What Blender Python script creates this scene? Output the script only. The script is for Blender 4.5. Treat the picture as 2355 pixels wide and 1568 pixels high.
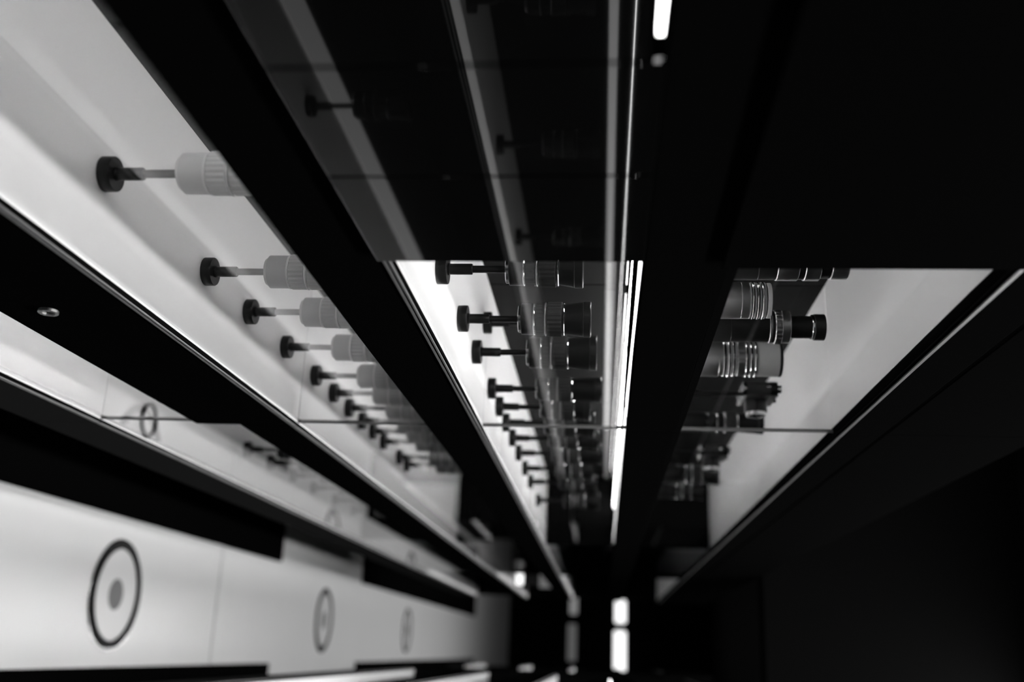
import bpy, bmesh, math, random
from mathutils import Vector, Matrix
random.seed(4)
for o in list(bpy.data.objects):
    bpy.data.objects.remove(o)
S = bpy.context.scene
COL = S.collection
H = 0.5            # metres per working unit
FL = -4.5          # floor level below the eye, working units

def P(X, Y, Z):
    """up, towards the left showcase, along the aisle -> metres"""
    return Vector((-Y*H, Z*H, (X-FL)*H))

# ------------------------------------------------------------------ camera
cd = bpy.data.cameras.new('camera')
cam = bpy.data.objects.new('camera', cd)
COL.objects.link(cam)
A = ((0.9955537725, -0.0107183891, -0.0935831294),     # up axis seen by the camera (the camera is held on its side)
     (0.0381855951, 0.9541306809, 0.2969452882),       # axis towards the showcase
     (0.0861077598, -0.2991984894, 0.9502976869))      # axis along the aisle
def wv(i, s=1):
    return Vector((-A[1][i]*s, A[2][i]*s, A[0][i]*s))
r_, u_, b_ = wv(0), wv(1), wv(2, -1)
cam.matrix_world = Matrix(((r_.x, u_.x, b_.x, 0), (r_.y, u_.y, b_.y, 0), (r_.z, u_.z, b_.z, -FL*H), (0, 0, 0, 1)))
cd.sensor_width = 36
cd.lens = 2290/2355*36
cd.clip_start = 0.02
cd.dof.use_dof = True
cd.dof.focus_distance = 3.5*H
cd.dof.aperture_fstop = 1.9
S.camera = cam
# ------------------------------------------------------------------ world, exposure
w = bpy.data.worlds.new('world'); S.world = w; w.use_nodes = True
w.node_tree.nodes['Background'].inputs[0].default_value = (1, 1, 1, 1)
w.node_tree.nodes['Background'].inputs[1].default_value = 0.0
S.view_settings.view_transform = 'Standard'
S.view_settings.look = 'None'
S.view_settings.gamma = 1
S.view_settings.use_curve_mapping = False
S.view_settings.exposure = 0
# strengths of the lamps, added fill included
L_AISLE = 70.0      # long ceiling light over the aisle
L_AISLE2 = 150.0
L_FARFILL = 42.0  # added fill for the far floor
L_LEFT = 18.0       # shelf light strips
L_LOW = 16.0
L_MID = 26.0
L_HIGH = 8.0
L_OPP = 14.0

# ------------------------------------------------------------------ materials
def mat(name, v, rough=.5, metal=0, spec=.5, emit=0, noise=0, nscale=40, bump=0):
    m = bpy.data.materials.new(name); m.use_nodes = True
    nt = m.node_tree; b = nt.nodes['Principled BSDF']
    b.inputs['Base Color'].default_value = (v, v, v, 1)
    b.inputs['Roughness'].default_value = rough
    b.inputs['Metallic'].default_value = metal
    b.inputs['Specular IOR Level'].default_value = spec
    if emit:
        b.inputs['Emission Color'].default_value = (1, 1, 1, 1)
        b.inputs['Emission Strength'].default_value = emit
    if noise or bump:
        tc = nt.nodes.new('ShaderNodeTexCoord')
        n = nt.nodes.new('ShaderNodeTexNoise'); n.inputs['Scale'].default_value = nscale
        n.inputs['Detail'].default_value = 4
        nt.links.new(tc.outputs['Object'], n.inputs['Vector'])
        if noise:
            mr = nt.nodes.new('ShaderNodeMapRange')
            mr.inputs[3].default_value = max(0, v-noise); mr.inputs[4].default_value = v+noise
            nt.links.new(n.outputs['Fac'], mr.inputs[0])
            nt.links.new(mr.outputs[0], b.inputs['Base Color'])
        if bump:
            bp = nt.nodes.new('ShaderNodeBump'); bp.inputs['Strength'].default_value = bump
            bp.inputs['Distance'].default_value = .002
            nt.links.new(n.outputs['Fac'], bp.inputs['Height'])
            nt.links.new(bp.outputs[0], b.inputs['Normal'])
    return m

def glass_mat(name, boost=1.5, tint=1.0):
    m = bpy.data.materials.new(name); m.use_nodes = True
    nt = m.node_tree; nt.nodes.clear()
    out = nt.nodes.new('ShaderNodeOutputMaterial')
    mix = nt.nodes.new('ShaderNodeMixShader')
    tr = nt.nodes.new('ShaderNodeBsdfTransparent'); tr.inputs[0].default_value = (tint, tint, tint, 1)
    gl = nt.nodes.new('ShaderNodeBsdfGlossy'); gl.inputs['Roughness'].default_value = 0.02
    fr = nt.nodes.new('ShaderNodeFresnel'); fr.inputs[0].default_value = 1.5
    ge = nt.nodes.new('ShaderNodeNewGeometry')
    iv = nt.nodes.new('ShaderNodeMath'); iv.operation = 'SUBTRACT'; iv.inputs[0].default_value = 1
    mu = nt.nodes.new('ShaderNodeMath'); mu.operation = 'MULTIPLY'
    mb = nt.nodes.new('ShaderNodeMath'); mb.operation = 'MULTIPLY'; mb.inputs[1].default_value = boost; mb.use_clamp = True
    nt.links.new(ge.outputs['Backfacing'], iv.inputs[1])
    nt.links.new(fr.outputs[0], mu.inputs[0]); nt.links.new(iv.outputs[0], mu.inputs[1])
    nt.links.new(mu.outputs[0], mb.inputs[0])
    nt.links.new(mb.outputs[0], mix.inputs[0])
    nt.links.new(tr.outputs[0], mix.inputs[1]); nt.links.new(gl.outputs[0], mix.inputs[2])
    nt.links.new(mix.outputs[0], out.inputs[0])
    return m

M = dict(
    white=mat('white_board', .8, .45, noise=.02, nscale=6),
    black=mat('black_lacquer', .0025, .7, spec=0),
    charcoal=mat('charcoal_panel', .02, .7, spec=0),
    gloss=mat('black_glass', .003, .03, spec=.5),
    back=mat('dark_back_panel', .004, .5, spec=.02),
    rail=mat('aluminium_rail', .14, .45, .2),
    dark_rail=mat('dark_groove', .003, .7, spec=0),
    chrome=mat('chrome', .85, .12, 1),
    anod=mat('black_anodised', .007, .3, spec=.3, noise=.002, nscale=200),
    rubber=mat('black_rubber', .02, .55, spec=.3),
    smoke=mat('smoke_grey_rod', .06, .3, spec=.5),
    paler=mat('reflection_grey_rod', .3, .4, spec=.4),  # lighter rods have the front-glass reflection put into their colour
    silver=mat('silver_barrel', .55, .3, 1),
    greyl=mat('grey_and_reflection_barrel', .2, .35, spec=.4, noise=.06, nscale=14),  # grey includes the wash of glass reflections, painted in
    greyl2=mat('grey_and_reflection_ring', .42, .3, spec=.5),
    pale=mat('pale_reflection_barrel', .62, .4), pale2=mat('pale_reflection_ring', .75, .3),  # reflection wash over the nearest lens, painted as a pale colour
    lensglass=mat('coated_lens_glass', .01, .03, spec=.9),
    pane=glass_mat('showcase_glass'),
    joint=mat('silicone_joint', .09, .5),
    floor=mat('pale_floor_slab', .74, .28, noise=.03, nscale=1.3),
    floorb=mat('floor_bed', .08, .8),
    wall=mat('dark_wall', .004, .8, spec=0),
    ceil=mat('dark_ceiling', .01, .8, spec=.1),
    ledleft=mat('led_left', .8, emit=L_LEFT), ledlow=mat('led_low', .8, emit=L_LOW), ledmid=mat('led_mid', .8, emit=L_MID),
    ledhigh=mat('led_high', .8, emit=L_HIGH), ledopp=mat('led_opposite', .8, emit=L_OPP), ledleft2=mat('led_left_far', .8, emit=L_LEFT*1.7), ledmid2=mat('led_mid_far', .8, emit=L_MID*1.7), ledhigh2=mat('led_high_far', .8, emit=L_HIGH*2.6),
    shelfglow=mat('shelf_glow', .3, emit=.55), washband=mat('led_wash_band', .16, .6), washglow=mat('led_wash_glow', .5, emit=1.6), ledfront=mat('led_front', .8, emit=5), highfill=mat("high_front_fill", .8, emit=13), lowfill=mat('low_front_fill', .8, emit=100), leddim=mat('led_dim', .8, emit=5), ledtube=mat('led_tube', .8, emit=9),  # shelf and wall glow as material; low and high front strips are added fill
    aisle=mat('aisle_diffuser', .8, emit=L_AISLE), aisle2=mat('aisle_diffuser_middle', .8, emit=L_AISLE2), farfill=mat('far_fill_diffuser', .8, emit=L_FARFILL),
    lamp=mat('far_lamp_bright', .8, emit=1.6), lampsq=mat('lit_panel_face', .5, emit=.12), lampdim=mat('far_lamp_dim', .5, emit=.07), lampmid=mat('far_lamp_mid', .5, emit=.2),
    diffuser=mat('floor_light_glass', .66, .3), ringdark=mat('floor_light_ring', .004, .5, spec=.1), capgrey=mat('floor_light_cap', .16, .5),
)

# ------------------------------------------------------------------ mesh helpers
def link(name, me, m, parent=None, loc=None):
    o = bpy.data.objects.new(name, me)
    if m: me.materials.append(m)
    if parent: o.parent = parent
    if loc is not None: o.location = loc
    COL.objects.link(o)
    return o

def thing(name, label, cat, loc, group=None):
    o = bpy.data.objects.new(name, None); o.empty_display_size = .02
    o.location = loc; COL.objects.link(o)
    o['label'] = label; o['category'] = cat
    if group: o['group'] = group
    return o

def box(name, X0, X1, Y0, Y1, Z0, Z1, m, parent=None, bev=0.0):
    a, b = P(X0, Y0, Z0), P(X1, Y1, Z1)
    lo = Vector([min(p, q) for p, q in zip(a, b)]); hi = Vector([max(p, q) for p, q in zip(a, b)])
    c = (lo+hi)/2; d = hi-lo
    bm = bmesh.new(); bmesh.ops.create_cube(bm, size=1)
    bmesh.ops.scale(bm, vec=d, verts=bm.verts)
    if bev:
        bmesh.ops.bevel(bm, geom=bm.edges[:], offset=bev, segments=2, affect='EDGES', profile=.5)
    me = bpy.data.meshes.new(name); bm.to_mesh(me); bm.free()
    return link(name, me, m, parent, c-(parent.location if parent else Vector()))

def lathe_mesh(name, prof, seg=40, smooth=True, ribs=0, ribdepth=0.0):
    """prof: (radius, height) pairs in metres, closed at both ends; ribs modulate the radius"""
    bm = bmesh.new(); rings = []
    for r, z in prof:
        ring = []
        for k in range(seg):
            a = 2*math.pi*k/seg
            rr = r
            if ribs and r > 0: rr = r-(ribdepth if (k*ribs//seg) % 2 else 0)
            ring.append(bm.verts.new((rr*math.cos(a), rr*math.sin(a), z)))
        rings.append(ring)
    for i in range(len(rings)-1):
        for k in range(seg):
            bm.faces.new((rings[i][k], rings[i][(k+1) % seg], rings[i+1][(k+1) % seg], rings[i+1][k]))
    bm.faces.new(rings[0][::-1]); bm.faces.new(rings[-1])
    bmesh.ops.recalc_face_normals(bm, faces=bm.faces)
    me = bpy.data.meshes.new(name); bm.to_mesh(me); bm.free()
    if smooth:
        for p in me.polygons: p.use_smooth = len(p.vertices) == 4
        me.set_sharp_from_angle(angle=math.radians(35))
    return me

def cyl_prof(r, z0, z1, b=.0008):
    return [(r-b, z0), (r, z0+b), (r, z1-b), (r-b, z1)]

def tube_mesh(name, ro, ri, z0, z1, seg=64, b=.001):
    bm = bmesh.new(); rings = []
    for r, z in ((ri, z0), (ro-b, z0), (ro, z0+b), (ro, z1-b), (ro-b, z1), (ri+b, z1), (ri, z1-b)):
        rings.append([bm.verts.new((r*math.cos(2*math.pi*k/seg), r*math.sin(2*math.pi*k/seg), z)) for k in range(seg)])
    n = len(rings)
    for i in range(n):
        for k in range(seg):
            bm.faces.new((rings[i][k], rings[i][(k+1) % seg], rings[(i+1) % n][(k+1) % seg], rings[(i+1) % n][k]))
    bmesh.ops.recalc_face_normals(bm, faces=bm.faces)
    me = bpy.data.meshes.new(name); bm.to_mesh(me); bm.free()
    return me

def tag(o, kind):
    o['kind'] = kind
    return o

# ------------------------------------------------------------------ the room
fl = tag(box('floor', FL-.2, FL-.03, -6, 6, -3, 52, M['floorb']), 'structure')
for z0, z1 in ((-3, 11.68), (11.72, 26), (26.04, 52)):
    box('floor_slab', FL-.03, FL, -6, 6, z0, z1, M['floor'], fl, .002)
tag(box('ceiling', 5.2, 5.4, -6, 6, -3, 52, M['ceil']), 'structure')
tag(box('wall_left', FL, 5.2, 5.8, 6, -3, 52, M['wall']), 'structure')
tag(box('wall_right', FL, 5.2, -6, -5.8, -3, 52, M['wall']), 'structure')
tag(box('wall_far', FL, 5.2, -5.8, 5.8, 50, 50.2, M['wall']), 'structure')
tag(box('wall_near', FL, 5.2, -5.8, 5.8, -3.2, -3, M['wall']), 'structure')

# ceiling lights of the aisle, the far one an added fill
def ceiling_light(Y, wd, z0, z1, m, label):
    t = thing('ceiling_light', label, 'light', P(5.2, Y, (z0+z1)/2), None)
    box('housing', 5.08, 5.2, Y-wd/2-.03, Y+wd/2+.03, z0-.1, z1+.1, M['charcoal'], t, .004)
    box('diffuser', 5.05, 5.08, Y-wd/2, Y+wd/2, z0, z1, M[m], t)
ceiling_light(-.85, .3, -1, 12.6, 'aisle', 'long slim ceiling light set to the right of the aisle')
ceiling_light(.92, .14, -1, 8.5, 'aisle2', 'long narrow ceiling light along the left edge of the aisle')
ceiling_light(.36, .3, 14, 32, 'farfill', 'added fill light over the far end of the aisle, behind the added beam')  # added to brighten the far floor
tag(box('lamp_screen_1', 1.99, 5.2, -5.8, 5.8, 13.0, 13.4, M['black']), 'structure')       # beam added to hide the far fill light

# ------------------------------------------------------------------ showcases
#            floor level, soffit level of the compartment
COMP = dict(low=(-2.45, -1.75), left=(-1.465, -.83), mid=(-.572, .10), high=(.348, 1.037))
BARS = ((-2.81, -2.45), (-1.75, -1.465), (-.83, -.572), (.10, .348), (1.037, 1.27))

def showcase(name, label, z0, z1, side=1, lit=(), panes=(), doors=None, ends=(), support=True, group=None, lowbar=0.0, gap=.012):
    """one showcase module, front glass at Y = 1 on the left of the aisle, mirrored at Y = -.28 on its right"""
    f = (lambda y: y) if side > 0 else (lambda y: .72-y)
    t = thing(name, label, 'showcase', P(FL, f(1.0), (z0+z1)/2), group)
    def bx(n, X0, X1, Y0, Y1, Z0, Z1, m, bev=0.0):
        return box(n, X0, X1, f(Y0), f(Y1), Z0, Z1, M[m] if isinstance(m, str) else m, t, bev)
    a, b = z0+gap/2, z1-gap/2
    bx('back_panel', -2.81, 1.95, 1.72, 1.78, a, b, 'back')
    if support:
        bx('rear_support', FL, -2.81, 2.2, 2.26, a, b, 'black')
        bx('base_board', -2.81, -2.77, 1.03, 2.26, a, b, 'black')
    for e0, e1 in [((a, a+.04), (b-.04, b))[q] for q in ends]:
        bx('end_panel', -2.81, 1.95, 1.03, 1.72, e0, e1, 'back')
    bx('top_panel', 1.27, 1.95, 1.0, 1.03, a, b, 'black', .002)
    for i, (lo, hi) in enumerate(BARS):
        l2 = lo-(lowbar if i == 1 else 0)
        bx('fascia', l2, hi-.03, .99, 1.03, a, b, 'charcoal' if i == 0 else 'black', .0015)
        if i == 3:
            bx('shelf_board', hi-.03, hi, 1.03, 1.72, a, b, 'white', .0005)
            bx('edge_strip', hi-.03, hi, .99, 1.03, a, b, 'dark_rail')
        elif i < 4:
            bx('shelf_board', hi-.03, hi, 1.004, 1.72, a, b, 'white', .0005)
            bx('edge_strip', hi-.03, hi, .99, 1.003, a, b, 'dark_rail')
            bx('trim_rail', hi-.012, hi-.006, .985, .991, a, b, 'rail')
            bx('trim_rail', hi-.027, hi-.020, .985, .991, a, b, 'rail')
        else:
            bx('trim_rail', lo+.022, lo+.034, .984, .99, a, b, 'rail')
        bx('soffit', lo, lo+.02, 1.03, 1.72, a, b, 'white' if i == 4 and side > 0 else 'black')  # opposite top soffit painted black as if unlit
    bx('wash_band', .0, .045, 1.695, 1.72, a, b, 'washband' if side > 0 or not lit else 'washglow')  # added band painting the strip-light wash on the back panel
    for key, p0, p1 in panes:
        lo, hi = COMP[key]
        bx('glass_pane', lo-.01, hi+.01, 1.008, 1.02, p0+.006, p1-.006, 'pane')
    for p0, p1, lo, hi, m in (doors or ()):
        bx('black_door', lo, hi, .972, .984, p0+.004, p1-.004, m, .001)
    for key, m, y, wdt, s0, s1 in lit:
        lo, hi = COMP['left' if key == 'leftback' else key]
        if key in ('high', 'leftback'):
            bx('led_strip', lo+.001, lo+.014, y-wdt/2, y+wdt/2, s0, s1, m)
        else:
            bx('led_strip', hi-(.0045 if key == 'mid' and m != 'ledtube' else .013), hi-.001, y-wdt/2, y+wdt/2, s0, s1, m)
    return t

caseA = showcase('showcase', 'nearest long black showcase on the left of the aisle, partly behind black glass doors', -2, 4.57,
    lit=(('left', 'ledleft', 1.5, .035, -1.5, 4.5), ('low', 'lowfill', 1.045, .012, -1.5, 4.5), ('mid', 'ledfront', 1.085, .08, 2.6, 4.5), ('mid', 'ledtube', 1.085, .02, -1.5, 1.574),  # low front strip added, hidden, to brighten the near low shelf
         ('mid', 'ledmid', 1.42, .06, 2.5, 4.5), ('mid', 'leddim', 1.70, .012, 2.5, 4.5), ('high', 'ledhigh', 1.55, .03, 2.2, 4.5), ('high', 'highfill', 1.05, .014, 2.3, 4.5)),  # high front strip added out of view for highlights on the lenses
    panes=(('left', -2, 1.42), ('left', 1.42, 4.57), ('low', -2, 4.57), ('mid', 2.5, 4.57), ('high', 2.5, 4.57)),
    doors=((-2, 1.5, -.605, .068, 'gloss'), (1.5, 1.925, -.605, .097, 'gloss'), (1.925, 2.42, -.605, .097, 'gloss'), (-2, 2.465, .30, 1.08, 'black')),
    ends=(0,), lowbar=.215)
caseB = showcase('showcase', 'second long lit showcase on the left, past the pane joint', 4.57, 10.1,
    lit=(('left', 'ledleft2', 1.5, .035, 4.65, 10), ('low', 'ledlow', 1.3, .035, 4.65, 10), ('mid', 'ledfront', 1.085, .08, 4.65, 10),
         ('mid', 'ledmid2', 1.42, .06, 4.65, 10), ('mid', 'leddim', 1.70, .012, 4.65, 10), ('high', 'ledhigh2', 1.55, .03, 4.65, 9.9), ('high', 'highfill', 1.05, .014, 4.65, 9.9)),  # same added high front fill as in the nearest module
    panes=tuple((k, 4.57, 10.1) for k in ('low', 'left', 'mid', 'high')), ends=(1,))
caseC = showcase('showcase', 'third showcase on the left, dim inside, just before the passage', 10.1, 13.9,
    lit=(('left', 'leddim', 1.5, .05, 11, 13.5), ('low', 'ledlow', 1.3, .03, 10.5, 13.5)),
    panes=tuple((k, 10.1, 13.9) for k in ('low', 'left', 'mid', 'high')), ends=())
caseD = showcase('showcase', 'unlit black showcase on the left beyond the passage', 13.9, 20, ends=(1,), support=False)
oppA = showcase('showcase', 'long lit showcase along the right of the aisle, opposite the lens shelves', -2, 13.6, side=-1,
    lit=(('leftback', 'shelfglow', 1.61, .2, -1.5, 10), ('low', 'ledopp', 1.4, .035, -1.5, 10), ('mid', 'ledopp', 1.02, .014, -1.5, 13)), ends=(0, 1))  # glowing rear strip stands in for the lit back of the shelf floor
oppB = showcase('showcase', 'unlit black showcase on the right of the aisle beyond the passage', 18.8, 22, side=-1, ends=(0, 1))
for t, z, ks in ((caseA, 4.565, ('low', 'left', 'mid', 'high')),):
    for k in ks:
        box('pane_joint', COMP[k][0], COMP[k][1], 1.004, 1.02, z-.003, z+.003, M['joint'], t)
for Y0, Y1, z0, z1, lb in ((1.06, 2.18, -2, 13.8, 'long low black plinth under the nearer left showcases'), (1.1, 2.18, 18.8, 36, 'low black plinth on the left beyond the passage'),
                           (-1.45, -.28, -2, 13.7, 'long low black plinth along the right of the aisle'), (-1.45, -.3, 18.8, 36, 'low black plinth on the right beyond the passage')):
    t = box('plinth', FL, FL+.06, Y0, Y1, z0, z1, M['black'], None, .004)
    t['label'] = lb; t['category'] = 'plinth'
lk = link('lock', tube_mesh('lock', .032*H, .022*H, 0, .012*H, 32, .0008), M['silver'], caseA, P(-1.786, .99, 2.888)-caseA.location)
lk.rotation_euler = (0, math.radians(90), 0)
c = link('keyhole_plate', lathe_mesh('keyhole_plate', cyl_prof(.022*H, 0, .007*H), 24), M['anod'], lk, Vector((0, 0, 0)))
link('key_slot', lathe_mesh('key_slot', cyl_prof(.006*H, 0, .009*H, .0003), 12), M['chrome'], c, Vector((0, 0, 0)))

# ------------------------------------------------------------------ display stands and lenses
ORD = ['nearest', 'second', 'third', 'fourth', 'fifth', 'sixth', 'seventh', 'eighth', 'ninth', 'tenth', 'eleventh', 'twelfth', 'thirteenth']
def nth(i):
    return 'nearest' if i == 0 else ORD[i]+' nearest'

STM = {}
def stand(X, Y, Z, label, group, rodmat='smoke', rod=.115):
    t = thing('display_stand', label, 'stand', P(X, Y, Z), group)
    key = round(rod, 3)
    if 'd' not in STM:
        STM['d'] = lathe_mesh('base_disc', [(.050*H, 0), (.052*H, .002*H), (.052*H, .034*H), (.050*H, .037*H), (.03*H, .037*H)], 48)
        STM['c'] = lathe_mesh('collar', [(.021*H, .037*H), (.021*H, .043*H), (.019*H, .044*H), (.019*H, .118*H), (.017*H, .121*H)], 32)
        STM['d'].materials.append(M['anod']); STM['c'].materials.append(M['anod'])
    link('base_disc', STM['d'], None, t); link('collar', STM['c'], None, t)
    k = (key, rodmat)
    if k not in STM:
        STM[k] = lathe_mesh('rod', cyl_prof(.0125*H, .12*H, (.12+rod)*H, .0005), 24)
        STM[k].materials.append(M[rodmat])
    link('rod', STM[k], None, t)
    return .12+rod

def lens(X, Y, Z, label, group, spec, scale=1.0, cat='lens', name='camera_lens'):
    """spec: (part, kind, r, z0, z1, material); kind: plain, ribbed, hollow, dome"""
    t = thing(name, label, cat, P(X, Y, Z), group)
    for n, k, r, z0, z1, m in spec:
        r, z0, z1 = r*H*scale, z0*H*scale, z1*H*scale
        key = (n, k, round(r, 5), round(z0, 5), round(z1, 5), m)
        if key not in STM:
            if k == 'plain': me = lathe_mesh(n, cyl_prof(r, z0, z1, min(.0008, (z1-z0)*.3)), 48)
            elif k == 'cone': me = lathe_mesh(n, [(r*.86, z0), (r, z1-.001), (r-.001, z1)], 48)
            elif k == 'ribbed': me = lathe_mesh(n, cyl_prof(r, z0, z1, .0012), 96, True, 48, .0014*scale)
            elif k == 'hollow': me = tube_mesh(n, r, r*.86, z0, z1, 48)
            elif k == 'dome':
                pr = [(r*math.cos(a), z0+(z1-z0)*math.sin(a)) for a in [i*math.pi/2/6 for i in range(6)]]+[(r*.05, z1)]
                me = lathe_mesh(n, pr, 40)
            me.materials.append(M[m]); STM[key] = me
        link(n, STM[key], None, t)
    return t

# lower-row lenses, glass reflection painted in as grey: mount, barrel, ridged ring, collar, front
def spec_grey(v):
    if v == 0:
        return [(n, k, r, a, b, {'greyl': 'pale', 'greyl2': 'pale2', 'lensglass': 'lensglass'}[m]) for n, k, r, a, b, m in spec_grey(3)]  # nearest lens paler still, washed by a painted-in reflection
    L = .27+.05*((v*7) % 3)/2
    return [('mount_ring', 'plain', .050, 0, .012, 'greyl2'), ('barrel', 'plain', .060, .012, .085, 'greyl'),
            ('thread_ring', 'plain', .0625, .085, .091, 'greyl2'), ('aperture_ring', 'ribbed', .064, .093, .15, 'greyl'),
            ('thread_ring', 'plain', .066, .152, .158, 'greyl2'), ('focus_ring', 'ribbed', .065, .162, L-.04, 'greyl'),
            ('front_ring', 'hollow', .068, L-.04, L, 'greyl2'), ('front_glass', 'dome', .058, L-.035, L-.015, 'lensglass')]
def spec_black(v):
    L = .26+.06*((v*5) % 4)/3
    r = .058+.006*(v % 3)
    return [('mount_ring', 'plain', r*.82, 0, .012, 'chrome'), ('barrel', 'plain', r*.95, .012, .06, 'anod'),
            ('thread_ring', 'plain', r*1.0, .06, .065, 'chrome'), ('aperture_ring', 'ribbed', r, .067, .10, 'anod'),
            ('scale_ring', 'plain', r*1.02, .104, .108, 'silver'), ('focus_ring', 'ribbed', r*1.05, .112, .17, 'rubber'),
            ('thread_ring', 'plain', r*1.03, .174, .179, 'chrome'), ('front_barrel', 'cone', r*1.05, .18, L-.03, 'anod'),
            ('front_ring', 'hollow', r*1.08, L-.03, L, 'anod'), ('front_glass', 'dome', r*.9, L-.028, L-.008, 'lensglass')]

left_z = [2.52, 3.30, 3.75, 4.24, 4.73, 5.08, 5.42, 5.75, 6.04, 6.36, 6.90, 7.19]
for i, z in enumerate(left_z):
    base = -1.465
    rm = ['smoke', 'smoke', 'paler', 'paler'][i] if i < 4 else ('smoke' if i % 2 == 0 else 'paler')
    hgt = stand(base, 1.285, z, f'black disc-footed display stand, {nth(i)} in the bright left-hand row', 'stands of the bright left-hand row', rm)
    lens(base+hgt, 1.285, z, f'reflection-greyed camera lens standing on the {nth(i)} stand of the bright left-hand row', 'grey lenses of the left-hand row', spec_grey(i))
mid_z = [3.125, 3.65, 4.10, 4.72, 5.10, 5.48, 5.90, 6.37, 6.93, 7.50, 8.45]
for i, z in enumerate(mid_z):
    base = -.572
    hgt = stand(base, 1.23, z, f'black disc-footed display stand, {nth(i)} in the middle row', 'stands of the middle row', 'anod')
    lens(base+hgt, 1.23, z, f'black camera lens with bright rings on the {nth(i)} stand of the middle row', 'black lenses of the middle row', spec_black(i))
for i, z in enumerate((6.55, 7.05, 7.6, 8.2, 8.9, 9.6)):
    hgt = stand(-2.45, 1.25, z, f'small display stand, {nth(i)} on the lowest lit shelf', 'stands of the lowest shelf', 'smoke')
    lens(-2.45+hgt, 1.25, z, f'{"dark" if i < 2 else "grey"} camera lens on the {nth(i)} stand of the lowest lit shelf', 'lenses of the lowest shelf', spec_black(i+1) if i < 2 else spec_grey(i))
t = link('lens_ring', tube_mesh('lens_ring', .095*H, .075*H, 0, .02*H, 48), M['anod'], None, P(-2.45, 1.11, 5.05))
t['label'] = 'flat black ring lying on the lowest lit shelf beside the pane joint'; t['category'] = 'ring'

# right-hand (upper) row: tip heights measured from the shelf
FR = .348
UPN = [0]
def low_stand(X, Y, Z, label, group):
    t = thing('low_stand', label, 'stand', P(X, Y, Z), group)
    if 'ls' not in STM:
        STM['ls'] = lathe_mesh('low_collar', cyl_prof(.021*H, .037*H, .05*H), 32); STM['ls'].materials.append(M['anod'])
    link('base_disc', STM['d'], None, t); link('collar', STM['ls'], None, t)
    return .05
def up_stand(Z, rod):
    UPN[0] += 1
    return low_stand(FR, 1.28, Z, f'black low display stand, {nth(UPN[0]-1)} in the upper right row, foot hidden', 'stands of the upper right row')
def up(Z, label, spec, rod=.03, sc=1.0):
    hgt = up_stand(Z, rod); sh = .07+rod
    r0 = max(p[2] for p in spec[:3])
    spec = [('rear_mount', 'plain', r0*.8, 0, .02, 'anod'), ('rear_barrel', 'plain', r0*.97, .02, sh, spec[0][5] if spec[0][5] != 'chrome' else 'anod')] + [
        (n, k, r, a+sh, b+sh, m) for n, k, r, a, b, m in spec]
    lens(FR+hgt, 1.28, Z, label, 'lenses of the upper right row', spec, sc)
G = FR+.15   # underside of the lenses = .498
up(3.135, 'dark lens with pale bands cut off by the top edge of the upper right opening', [('barrel', 'plain', .075, 0, .06, 'anod'), ('pale_band', 'plain', .078, .06, .13, 'silver'),
    ('barrel', 'plain', .074, .13, .15, 'anod'), ('pale_band', 'plain', .078, .15, .20, 'silver'), ('barrel', 'plain', .07, .20, .235, 'anod'),
    ('front_ring', 'hollow', .074, .235, .29, 'silver'), ('front_glass', 'dome', .062, .24, .265, 'lensglass')])
up(3.56, 'short grey lens with fine thread rings against the left edge of the upper opening',
   [('barrel', 'plain', .068, 0, .03, 'silver')]+[('thread_ring', 'plain', .068+.003*(k % 2), .03+.009*k, .03+.009*k+.006, 'chrome' if k % 2 else 'greyl') for k in range(7)]
   + [('front_ring', 'hollow', .066, .094, .11, 'greyl2'), ('front_glass', 'dome', .056, .094, .104, 'lensglass')])
up(3.87, 'tall slender black lens with a bright ring and a small flanged tip', [('barrel', 'plain', .062, 0, .15, 'anod'), ('thread_ring', 'plain', .066, .15, .160, 'silver'),
    ('groove', 'plain', .064, .16, .172, 'anod'), ('grip_ring', 'ribbed', .069, .172, .200, 'silver'), ('barrel_step', 'plain', .065, .20, .232, 'silver'),
    ('neck', 'plain', .045, .232, .318, 'anod'), ('flange', 'plain', .050, .318, .327, 'chrome'), ('front_ring', 'hollow', .053, .327, .37, 'anod'),
    ('front_glass', 'dome', .044, .33, .352, 'lensglass')])
up(4.32, 'big silver lens with bright ridges and a smooth pale front barrel',
   [('barrel', 'plain', .078, 0, .02, 'silver')]+[('ridge', 'plain', .082+.003*(k % 2), .02+.02*k, .02+.02*k+.011, 'chrome') for k in range(3)]
   + [('focus_ring', 'ribbed', .079, .08, .115, 'silver')]+[('ridge', 'plain', .084, .115+.02*k, .115+.02*k+.009, 'chrome') for k in range(3)]
   + [('inner_barrel', 'plain', .076, .02, .17, 'greyl'), ('front_barrel', 'plain', .080, .17, .262, 'greyl2'), ('front_ring', 'hollow', .081, .262, .275, 'anod'), ('front_glass', 'dome', .068, .262, .272, 'lensglass')])

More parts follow.
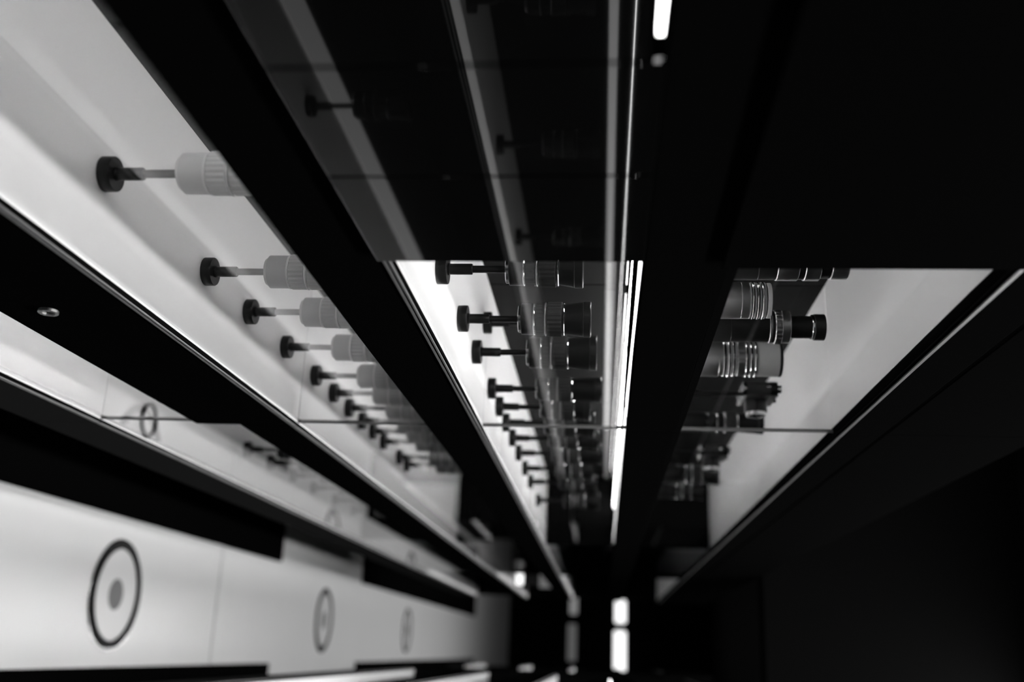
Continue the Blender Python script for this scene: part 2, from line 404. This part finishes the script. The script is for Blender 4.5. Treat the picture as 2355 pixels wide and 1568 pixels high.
def camera_body(Z, X, label, Y=1.28):
    """a small rangefinder body seen side on, lens pointing at the aisle"""
    t = thing('camera', label, 'camera', P(X, Y, Z), 'cameras of the upper right row' if X > 0 else None)
    def rounded(n, hx, hy, z0, z1, m, parent=t, seg=10):
        bm = bmesh.new(); pts = []
        for sgn in (1, -1):
            for k in range(seg+1):
                a = -math.pi/2+math.pi*k/seg
                pts.append((sgn*(math.sin(-a)*hx) if False else sgn*hx*math.cos(a)*0+sgn*(-hx*math.sin(a)), sgn*(hy-hx+hx*math.cos(a))))
        lo = [bm.verts.new((x, y, z0)) for x, y in pts]; hi = [bm.verts.new((x, y, z1)) for x, y in pts]
        n_ = len(pts)
        for k in range(n_): bm.faces.new((lo[k], lo[(k+1) % n_], hi[(k+1) % n_], hi[k]))
        bm.faces.new(lo[::-1]); bm.faces.new(hi)
        bmesh.ops.recalc_face_normals(bm, faces=bm.faces)
        me = bpy.data.meshes.new(n); bm.to_mesh(me); bm.free()
        return link(n, me, M[m], parent)
    rounded('bottom_plate', .035*H, .14*H, 0, .016*H, 'chrome')
    rounded('body', .034*H, .139*H, .016*H, .13*H, 'rubber')
    rounded('top_plate', .035*H, .14*H, .13*H, .165*H, 'anod')
    for y, r, h, m in ((-.1, .02, .022, 'chrome'), (-.04, .024, .014, 'anod'), (.09, .022, .026, 'chrome')):
        link('dial', lathe_mesh('dial', cyl_prof(r*H, .165*H, (.165+h)*H), 28), M[m], t, Vector((0, y*H, 0)))
    s = lathe_mesh('lens_barrel', cyl_prof(.055*H, 0, .06*H), 40)
    o = link('lens_barrel', s, M['anod'], t, Vector((.034*H, 0, .075*H))); o.rotation_euler = (0, math.pi/2, 0)
    link('front_ring', tube_mesh('front_ring', .05*H, .04*H, .06*H, .08*H, 40), M['chrome'], o)
    link('front_glass', lathe_mesh('front_glass', [(.04*H, .058*H), (.03*H, .066*H), (.01*H, .07*H)], 32), M['lensglass'], o)
    for y in (-.141, .141):
        q = link('strap_lug', tube_mesh('strap_lug', .012*H, .007*H, -.002*H, .002*H, 16, .0003), M['chrome'], t, Vector((0, y*H, .12*H)))
        q.rotation_euler = (0, math.pi/2, 0)
    return t
def up_cam(Z, rod, label):
    UPN[0] += 1
    hgt = stand(FR, 1.28, Z, f'black display stand, {nth(UPN[0]-1)} in the upper right row, foot hidden', 'stands of the upper right row', 'anod', rod)
    camera_body(Z, FR+hgt, label)
up_cam(4.95, .21, 'dark camera with sparkling edges just beyond the big silver lens')
up(5.6, 'black lens with a shining front glass between the two cameras of the upper row', spec_black(3), .10)
up_cam(6.5, .15, 'dark blurred camera beyond the upper pane joint')
up(7.3, 'blurred black lens past the second camera of the upper row', spec_black(2), .06)
up(8.1, 'farthest blurred black lens of the upper right row', spec_black(1), .05)
hgt = .3
stand(-.572, 1.47, 4.42, 'black display stand carrying the camera behind the middle row', 'stands of the middle row', 'anod', .10)
camera_body(4.42, -.572+.22, 'black camera with chrome glints standing behind lenses of the middle row', 1.47)

# lenses of the opposite showcase, seen as reflections in the black glass
for i, (z, key) in enumerate(((2.2, 'mid'), (3.4, 'mid'), (4.6, 'mid'), (5.8, 'mid'), (2.6, 'left'), (4.2, 'left'))):
    base = COMP[key][0]
    lb = ('middle' if key == 'mid' else 'lower')
    q = i if key == 'mid' else i-4
    hgt = stand(base, -.56, z, f'black display stand in the opposite showcase, {nth(q)} on its {lb} shelf', 'stands of the opposite showcase', 'anod')
    lens(base+hgt, -.56, z, f'black lens in the opposite showcase, {nth(q)} on its {lb} shelf', 'lenses of the opposite showcase', spec_black(i))

# ------------------------------------------------------------------ recessed floor lights down the aisle
for i, z in enumerate((9.15, 16.4, 23.6)):
    t = thing('floor_light', ['large round floor light with a black ring and grey centre, nearest in the aisle', 'thin-ringed round floor light further down the aisle by the passage',
              'faint farthest round floor light in the aisle'][i], 'floor light', P(FL, .36, z), 'round floor lights of the aisle')
    link('flange', tube_mesh('flange', .505*H, .475*H, .0, .012*H, 72), M['chrome'], t)
    link('ring', tube_mesh('ring', .476*H, .415*H, 0, .03*H, 72), M['ringdark'], t)
    link('diffuser', lathe_mesh('diffuser', cyl_prof(.416*H, 0, .008*H), 64), M['diffuser'], t)
    link('centre_cap', lathe_mesh('centre_cap', cyl_prof(.14*H, .008*H, .012*H), 40), M['capgrey'], t)

# ------------------------------------------------------------------ far wall lamps
def wall_lamp(X, Y, ly, lx, m, label, name='wall_lamp', cat='lamp', group='lamps on the far wall'):
    t = thing(name, label, cat, P(X, Y, 50), group)
    box('housing', X-lx*.62, X+lx*.62, Y-ly*.52, Y+ly*.52, 49.85, 50, M['charcoal'], t, .004)
    box('diffuser', X-lx/2, X+lx/2, Y-ly/2, Y+ly/2, 49.7, 49.85, M[m], t, .03)
wall_lamp(.85, 2.0, 1.05, .5, 'lamp', 'short bright lamp on the far wall, above the long one in the picture')
wall_lamp(.83, .15, 1.9, .55, 'lamp', 'longest bright lamp on the far wall')
wall_lamp(-1.4, 2.2, .8, .35, 'lampmid', 'small grey lamp on the far wall beside the short bright one')
wall_lamp(-1.45, .5, 1.7, .4, 'lampdim', 'dim long lamp on the far wall beside the longest one')
t = thing('bar_lamp', 'small bright bar lamp lying on the dim far left shelf', 'lamp', P(-1.465, 1.2, 17))
box('housing', -1.465, -1.44, 1.04, 1.46, 16.9, 17.1, M['anod'], t, .003)
box('diffuser', -1.44, -1.33, 1.06, 1.44, 16.95, 17.05, M['lamp'], t, .006)
t = thing('lit_panel', 'square dim lit panel on a dark block, on the far left shelf', 'panel', P(-1.465, 1.3, 18.5))
box('block', -1.465, -1.15, 1.15, 1.45, 18.5, 18.7, M['anod'], t, .003)
box('panel', -1.15, -.85, 1.12, 1.48, 18.55, 18.62, M['lampsq'], t, .004)
